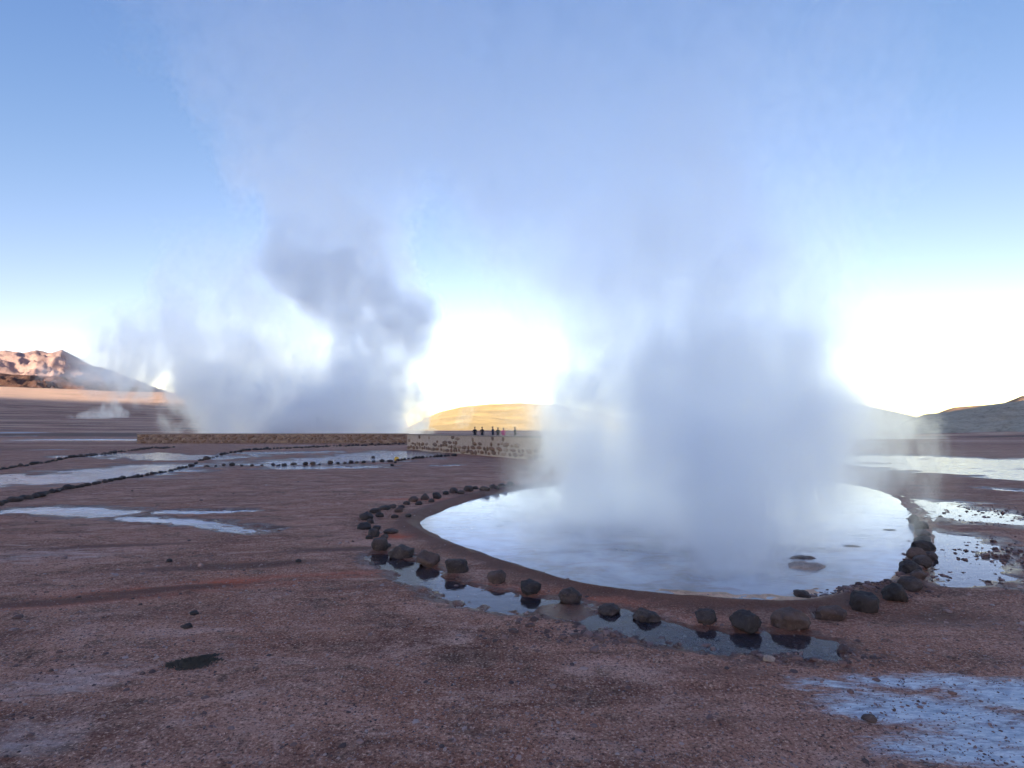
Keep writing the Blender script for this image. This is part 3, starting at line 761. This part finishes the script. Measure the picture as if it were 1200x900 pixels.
# ------------------------------------------------------------------ dark tussock on the foreground
def tussock():
    c = G(224, 779); M = NT('dark_moss')
    M.l(M.mix(M.noise(M.obj(), 30, 3), C4(.030, .030, .026), C4(.085, .08, .065)), M.b.inputs['Base Color']); M.b.inputs['Roughness'].default_value = .8
    V, Fc = [], []; r2 = random.Random(5)
    for k in range(2600):
        a = r2.uniform(0, 6.283); t = math.sqrt(r2.random()) * (1 + .5 * max(0, r2.gauss(0, .5)))
        q = 1 + .5 * mnoise.noise(Vector((math.cos(a) * 1.6, math.sin(a) * 1.6, 4)))
        ox, oy, sc_ = ((.0, .0, .8), (.07, .05, .62), (-.08, -.03, .5), (.03, -.06, .42))[k % 4]
        x, y = ox + math.cos(a) * t * .13 * q * sc_, oy + math.sin(a) * t * .14 * q * sc_
        if r2.random() < .45 + 1.1 * mnoise.noise(Vector((x * 16, y * 16, 1))): continue
        hgt = (.026 * max(0, 1 - t ** 2) + .008) * r2.uniform(.5, 1.3); b = r2.uniform(0, 6.283); wd = r2.uniform(.003, .007); ln = r2.uniform(-.02, .02)
        zb = gh(c.x + x, c.y + y) if k % 40 == 0 else None
        i = len(V); dx, dy = math.cos(b) * wd, math.sin(b) * wd
        V += [(x - dx, y - dy, -.012), (x + dx, y + dy, -.012), (x + ln + dx * .6, y + ln * .6 + dy * .6, hgt * .7), (x + ln * 1.8, y + ln, hgt)]
        Fc += [(i, i + 1, i + 2), (i, i + 2, i + 3)]
    me = bpy.data.meshes.new('dark_tussock'); me.from_pydata(V, [], Fc); me.update()
    o = link('dark_tussock', me, M.m); o.location = (c.x, c.y, gh(c.x, c.y))
    tag(o, 'flat dark green tussock on the bare ground at the lower left', 'tussock')
tussock()

# ------------------------------------------------------------------ gravel, pebbles
def gravel():
    r2 = np.random.default_rng(3)
    def batch(N, sizes, lo, hi, amin, amax, reject=None):
        rad = np.exp(r2.uniform(math.log(lo), math.log(hi), N)); a = np.radians(r2.uniform(amin, amax, N))
        return np.sin(a) * rad, np.cos(a) * rad, sizes[0] * np.exp(r2.exponential(sizes[1], N)).clip(1, 6)
    sets = [batch(46000, (.0036, .30), 2.0, 8, -52, 52), batch(5000, (.007, .33), 6, 22, -50, 50)]
    # darker shingle round the right end of the pool and in its puddles
    pts = []
    for px, py, rx, ry, n in [(1020,690,.5,.22,260),(1110,600,1.2,.9,700),(1120,645,.8,.7,500),(1100,672,.5,.3,200),(990,688,.35,.12,120),(700,745,.6,.22,260),(940,765,.5,.2,160)]:
        c = G(px, py); pts.append((c.x + r2.normal(0, rx, n) * .7, c.y + r2.normal(0, ry, n) * .7, .0105 * np.exp(r2.exponential(.45, n)).clip(1, 4)))
    sets += pts
    x = np.concatenate([s[0] for s in sets]); y = np.concatenate([s[1] for s in sets]); s = np.concatenate([s[2] for s in sets])
    # clumped
    dens = fbm(x * .9, y * .9, 91, 3) + .35 * (np.arange(len(x)) > 51000)
    h, wet, sd, film = ground_h(x, y, True)
    forced = np.arange(len(x)) >= 51000
    keep = (dens > r2.uniform(-.75, .45, len(x))) & (sd > -.15) & ((sd > .8) | (r2.random(len(x)) < .25)) & ((wet < .8) | (s > .009))
    keep = keep | (forced & (sd > -.12) & (r2.random(len(x)) < .6))
    x, y, s, h = x[keep], y[keep], s[keep], h[keep]
    t = (1 + 5 ** .5) / 2
    ico = np.array([(-1, t, 0), (1, t, 0), (-1, -t, 0), (1, -t, 0), (0, -1, t), (0, 1, t), (0, -1, -t), (0, 1, -t), (t, 0, -1), (t, 0, 1), (-t, 0, -1), (-t, 0, 1)]) / math.hypot(1, t)
    fi = np.array([(0,11,5),(0,5,1),(0,1,7),(0,7,10),(0,10,11),(1,5,9),(5,11,4),(11,10,2),(10,7,6),(7,1,8),(3,9,4),(3,4,2),(3,2,6),(3,6,8),(3,8,9),(4,9,5),(2,4,11),(6,2,10),(8,6,7),(9,8,1)])
    n = len(x); V = ico[None] * (1 + r2.normal(0, .16, (n, 12, 1)))
    sc = np.stack([r2.uniform(.8, 1.3, n), r2.uniform(.7, 1.1, n), r2.uniform(.4, .8, n)], -1)[:, None, :]
    V = V * sc * s[:, None, None]
    a = r2.uniform(0, 6.28, n); ca, sa = np.cos(a)[:, None], np.sin(a)[:, None]
    V = np.stack([V[..., 0] * ca - V[..., 1] * sa, V[..., 0] * sa + V[..., 1] * ca, V[..., 2]], -1)
    V += np.stack([x, y, h + s * .12], -1)[:, None, :]
    Fc = (fi[None] + (np.arange(n) * 12)[:, None, None]).reshape(-1, 3)
    me = mesh_np('gravel', V.reshape(-1, 3), Fc, False)
    attr(me, 'shade', np.repeat(r2.random(n) * np.where(forced[keep], .45, 1), 12))
    g = NT('gravel_stone'); sh = g.at('shade')
    cr = g.n('ShaderNodeValToRGB'); g.l(sh, cr.inputs[0]); e = cr.color_ramp.elements
    e[0].color = C4(.07, .042, .036); e[1].color = C4(.37, .28, .25)
    for p_, c_ in ((.3, C4(.17, .10, .085)), (.75, C4(.32, .21, .18))):
        k = e.new(p_); k.color = c_
    g.l(cr.outputs[0], g.b.inputs['Base Color']); g.b.inputs['Roughness'].default_value = .85
    tag(link('gravel', me, g.m), 'loose brown gravel scattered over the ground', kind='stuff')
gravel()

# ------------------------------------------------------------------ stone walls of the bathing pool
M_MORTAR = rock_material('pale_mortar', C4(.44, .36, .27), C4(.54, .45, .35), C4(.34, .26, .19))
M_MUD = rock_material('brown_mortar', C4(.24, .17, .125), C4(.30, .21, .16), C4(.18, .12, .09))
M_COPE = rock_material('concrete_coping', C4(.26, .22, .19), C4(.34, .29, .25), C4(.2, .17, .15))
M_ST = [rock_material('wall_stone_rust', C4(.20, .12, .075), C4(.27, .17, .11), C4(.16, .10, .07)), rock_material('wall_stone_buff', C4(.31, .22, .15), C4(.37, .27, .19), C4(.24, .17, .12)),
        rock_material('wall_stone_brown', C4(.18, .12, .085), C4(.24, .16, .115), C4(.14, .09, .065))]
def wall_block(A, B, th, z0, z1):
    """upright slab from A to B with thickness th to the rear of the A-B line"""
    d = (B - A).normalized(); n = Vector((-d.y, d.x, 0))
    if n.y < 0: n = -n
    bm = bmesh.new()
    q = [A, B, B + n * th, A + n * th]
    lo = [bm.verts.new((p.x, p.y, z0)) for p in q]; hi = [bm.verts.new((p.x, p.y, z1)) for p in q]
    for i in range(4): bm.faces.new((lo[i], lo[(i + 1) % 4], hi[(i + 1) % 4], hi[i]))
    bm.faces.new(hi); bm.faces.new(lo[::-1]); bmesh.ops.recalc_face_normals(bm, faces=bm.faces)
    return bm
def to_obj(bm, name, mat, parent=None):
    me = bpy.data.meshes.new(name); bm.to_mesh(me); bm.free(); return link(name, me, mat, parent)
stone_protos = []
for i in range(9):
    me = rock_mesh('stone', 800 + i, 1, .35, 1, 1, 5, .1); me.materials.append(M_ST[i % 3]); stone_protos.append(me)
def masonry(name, label, A, B, height, th, cell, parts, seed, group, skip=0.0):
    root = empty(name, A); tag(root, label, 'stone wall', group)
    r2 = random.Random(seed); A0 = Vector((0, 0, 0)); B0 = B - A; L = B0.length; d = B0.normalized(); n = Vector((-d.y, d.x, 0))
    if n.y < 0: n = -n
    to_obj(wall_block(A0, B0, th, -.4, height - .09), 'wall_core', M_MORTAR if parts else M_MUD, root)
    ext = d * .03
    to_obj(wall_block(A0 - ext - n * .05, B0 + ext - n * .05, th + .1, height - .088, height), 'coping', M_COPE, root)
    rows = max(3, int((height - .12) / (cell * .72))); big = [bmesh.new() for _ in range(3)]
    ang = math.atan2(d.y, d.x)
    for r in range(rows):
        x = r2.uniform(-.2, cell * .5)
        while x < L - cell * .4:
            wd = cell * r2.choice((.7, .9, 1.1, 1.5, 1.9)) * (1.3 if parts else 1.2); zc = .06 + (r + .5) * (height - .16) / rows + r2.uniform(-.05, .05)
            if r2.random() < skip * (r / (rows - 1)) or x + wd * .4 < 0: x += wd; continue
            p = d * (x + wd / 2) + Vector((0, 0, zc)) - n * r2.uniform(-.02, .03)
            sx, sz = wd * r2.uniform(.48, .58), cell * r2.uniform(.30, .48)
            k3 = r2.choice((0, 1, 1, 2) if r > rows * .5 else (0, 0, 1, 2, 2)); me = stone_protos[k3 + 3 * r2.randrange(3)]
            M = Matrix.Translation(p) @ Matrix.Rotation(ang, 4, 'Z') @ Matrix.Rotation(r2.uniform(-.15, .15) if parts else r2.uniform(-.5, .5), 4, 'Y') @ Matrix.Diagonal((sx, .16, sz, 1))
            if parts:
                o = link('stone', me, None, root); o.matrix_local = M
            else:
                t = bmesh.new(); t.from_mesh(me); t.transform(M); k = bpy.data.meshes.new('t'); t.to_mesh(k); t.free(); big[k3].from_mesh(k); bpy.data.meshes.remove(k)
            x += wd
    if not parts:
        for k3 in range(3): to_obj(big[k3], 'stone_facing', M_ST[k3], root)['kind'] = 'stuff'
    else: [k.free() for k in big]
    return root
W1, W2 = G(477, 526.5), G(634, 540)
W3, W4 = G(160, 520), G(478, 519.5)
WG = 'stone walls of the bathing pool'
masonry('stone_wall', 'near pale stone wall beside the steam with people behind it', W1, W2, 1.28, .4, .36, True, 3, WG, .75)
masonry('stone_wall', 'long low stone wall across the plain in front of the big plume', W3, W4, 1.2, .4, .42, False, 4, WG, .0)

# ------------------------------------------------------------------ people beyond the wall
def person(px, headpy, Y, rz, top, trousers, label, hat, pose=0, seed=0):
    k = Y / F
    p = AT(px, headpy, Y); hgt = 1.72
    gz = p.z - hgt
    sgn = (1, -1)
    pts = {'pel': (0, 0, .95, .13, .10), 'waist': (0, 0, 1.1, .125, .095), 'chest': (0, 0, 1.32, .15, .11), 'neckb': (0, 0, 1.45, .075, .07), 'neck': (0, .005, 1.51, .05, .05), 'jaw': (0, -.01, 1.57, .068, .075), 'skull': (0, 0, 1.65, .078, .09), 'crown': (0, .005, 1.70, .05, .06)}
    ed = [('pel','waist'),('waist','chest'),('chest','neckb'),('neckb','neck'),('neck','jaw'),('jaw','skull'),('skull','crown')]
    for i, s in enumerate(sgn):
        a = 'LR'[i]; bend = (.12, .3, .05, .2)[(pose + i) % 4]
        pts.update({a+'sh': (s*.18, 0, 1.42, .06, .06), a+'el': (s*.24, .02, 1.16, .043, .043), a+'wr': (s*(.22 - bend*.3), -.06 - bend*.5, .95 + bend*.45, .028, .028), a+'pa': (s*(.21 - bend*.32), -.09 - bend*.55, .90 + bend*.47, .03, .018)})
        ed += [('chest', a+'sh'), (a+'sh', a+'el'), (a+'el', a+'wr'), (a+'wr', a+'pa')]
        for f in range(5):
            nm = a + 'f%d' % f; px_, py_, pz_ = pts[a+'pa'][:3]; off = (f - 1.5) * .016; ln = (.075, .085, .08, .065, .05)[f]
            if f == 4: off = -.04 * s
            pts[nm] = (px_ + off * (.9 if f < 4 else 1), py_ - .02 - (.01 if f == 4 else 0), pz_ - ln, .008, .008)
            ed.append((a+'pa', nm))
        st = .04 * (1 if (pose + i) % 2 else -1)
        pts.update({a+'hip': (s*.09, 0, .88, .09, .09), a+'kn': (s*.10, -.015 + st*.5, .49, .058, .06), a+'an': (s*.10, .02 + st, .09, .042, .042), a+'to': (s*.115, -.13 + st, .035, .035, .025)})
        ed += [('pel', a+'hip'), (a+'hip', a+'kn'), (a+'kn', a+'an'), (a+'an', a+'to')]
    names = list(pts); me = bpy.data.meshes.new('body')
    me.from_pydata([pts[n_][:3] for n_ in names], [(names.index(a), names.index(b)) for a, b in ed], [])
    o = bpy.data.objects.new('tmp', me); COL.objects.link(o)
    m = o.modifiers.new('s', 'SKIN'); m.use_smooth_shade = True
    for n_, sv in zip(names, me.skin_vertices[0].data): sv.radius = pts[n_][3:]; sv.use_root = n_ == 'pel'
    o.modifiers.new('u', 'SUBSURF').levels = 1
    dg = bpy.context.evaluated_depsgraph_get(); dg.update()
    body = bpy.data.meshes.new_from_object(o.evaluated_get(dg)); bpy.data.objects.remove(o)
    for c in (top, trousers, (.35, .2, .14, 1), (.02, .02, .02, 1)):
        mm = NT('cloth'); mm.l(mm.mix(mm.noise(mm.obj(), 25, 3), c, (c[0]*.7, c[1]*.7, c[2]*.7, 1)), mm.b.inputs['Base Color']); mm.b.inputs['Roughness'].default_value = .9
        body.materials.append(mm.m)
    for f in body.polygons:
        c = f.center
        f.material_index = 2 if c.z > 1.50 else (3 if c.z < .1 else (1 if c.z < .92 and abs(c.x) < .2 and c.y > -.14 else (2 if c.z < 1.0 and c.y < -.075 and abs(c.x) > .09 and c.z > .7 else 0)))
    root = empty('person', (p.x, p.y, gz), rz); tag(root, label, 'person', 'people standing behind the near stone wall')
    link('body', body, None, root)
    # hair or hat with a brim, nose and ears stay on the body
    bm = bmesh.new(); bmesh.ops.create_uvsphere(bm, u_segments=14, v_segments=9, radius=1)
    bmesh.ops.delete(bm, geom=[v for v in bm.verts if v.co.z < -.15 and v.co.y < .25], context='VERTS')
    for v in bm.verts: v.co = Vector((v.co.x * .095, v.co.y * .108 + .012, v.co.z * .10 + 1.655))
    mm = NT('headwear'); mm.b.inputs['Base Color'].default_value = hat; mm.b.inputs['Roughness'].default_value = .9
    to_obj(bm, 'hat' if hat[0] > .05 or seed % 2 else 'hair', mm.m, root)
    return root, gz
PEOPLE = [
 (556.5,500.5,62,.3,C4(.012,.013,.018),C4(.015,.016,.025),'person in black standing leftmost behind the near stone wall',C4(.015,.012,.01)),
 (565,500.5,63,2.8,C4(.015,.016,.022),C4(.02,.02,.03),'person in dark clothes second from the left behind the wall',C4(.02,.015,.012)),
 (577.5,500,60,1.2,C4(.015,.025,.06),C4(.015,.015,.02),'person in dark blue jacket left of the group in the middle',C4(.02,.018,.016)),
 (583.5,501,64,-.5,C4(.02,.02,.022),C4(.02,.02,.025),'person in black between the dark blue and the pink jackets',C4(.02,.015,.012)),
 (590,501.5,60,.2,C4(.55,.03,.20),C4(.03,.03,.05),'person in a bright pink jacket behind the near wall',C4(.03,.02,.016)),
 (603.5,500.5,61,2.0,C4(.013,.014,.018),C4(.016,.017,.02),'person in black standing alone rightmost behind the near wall',C4(.016,.013,.012)),
]
gzs = []
for i, (a, b, c, d, e, f, lab, h_) in enumerate(PEOPLE):
    gzs.append(person(a, b, c, d, e, f, lab, h_, i, i)[1])
# the raised bank they stand on
def bank():
    gz = sum(gzs) / len(gzs); c = AT(580, 500, 62)
    N = 64; V = []; Fc = []
    rad = [0, .35, .55, .7, .85, 1]; hz = [1, 1, .98, .8, .35, -.05]
    for t, z in zip(rad, hz):
        for a in range(N):
            th = a / N * 6.2832; q = 1 + .1 * mnoise.noise(Vector((math.cos(th) * 2, math.sin(th) * 2, 3)))
            V.append((c.x + math.cos(th) * 11 * t * q, c.y + 1 + math.sin(th) * 6 * t * q, z * gz + (.0 if z < 1 else 0) ))
    for r in range(len(rad) - 1):
        for a in range(N): Fc.append((r * N + a, (r + 1) * N + a, (r + 1) * N + (a + 1) % N, r * N + (a + 1) % N))
    me = bpy.data.meshes.new('earth_bank'); me.from_pydata(V, [], Fc); me.update()
    for p in me.polygons: p.use_smooth = True
    tag(link('earth_bank', me, hill_material('bank_soil', C4(.12, .08, .06), C4(.2, .14, .1), C4(.25, .18, .14), .8)), 'low earth bank behind the near stone wall', kind='structure')
    return gz
BANK_Z = bank()
print('bank', BANK_Z, gzs)
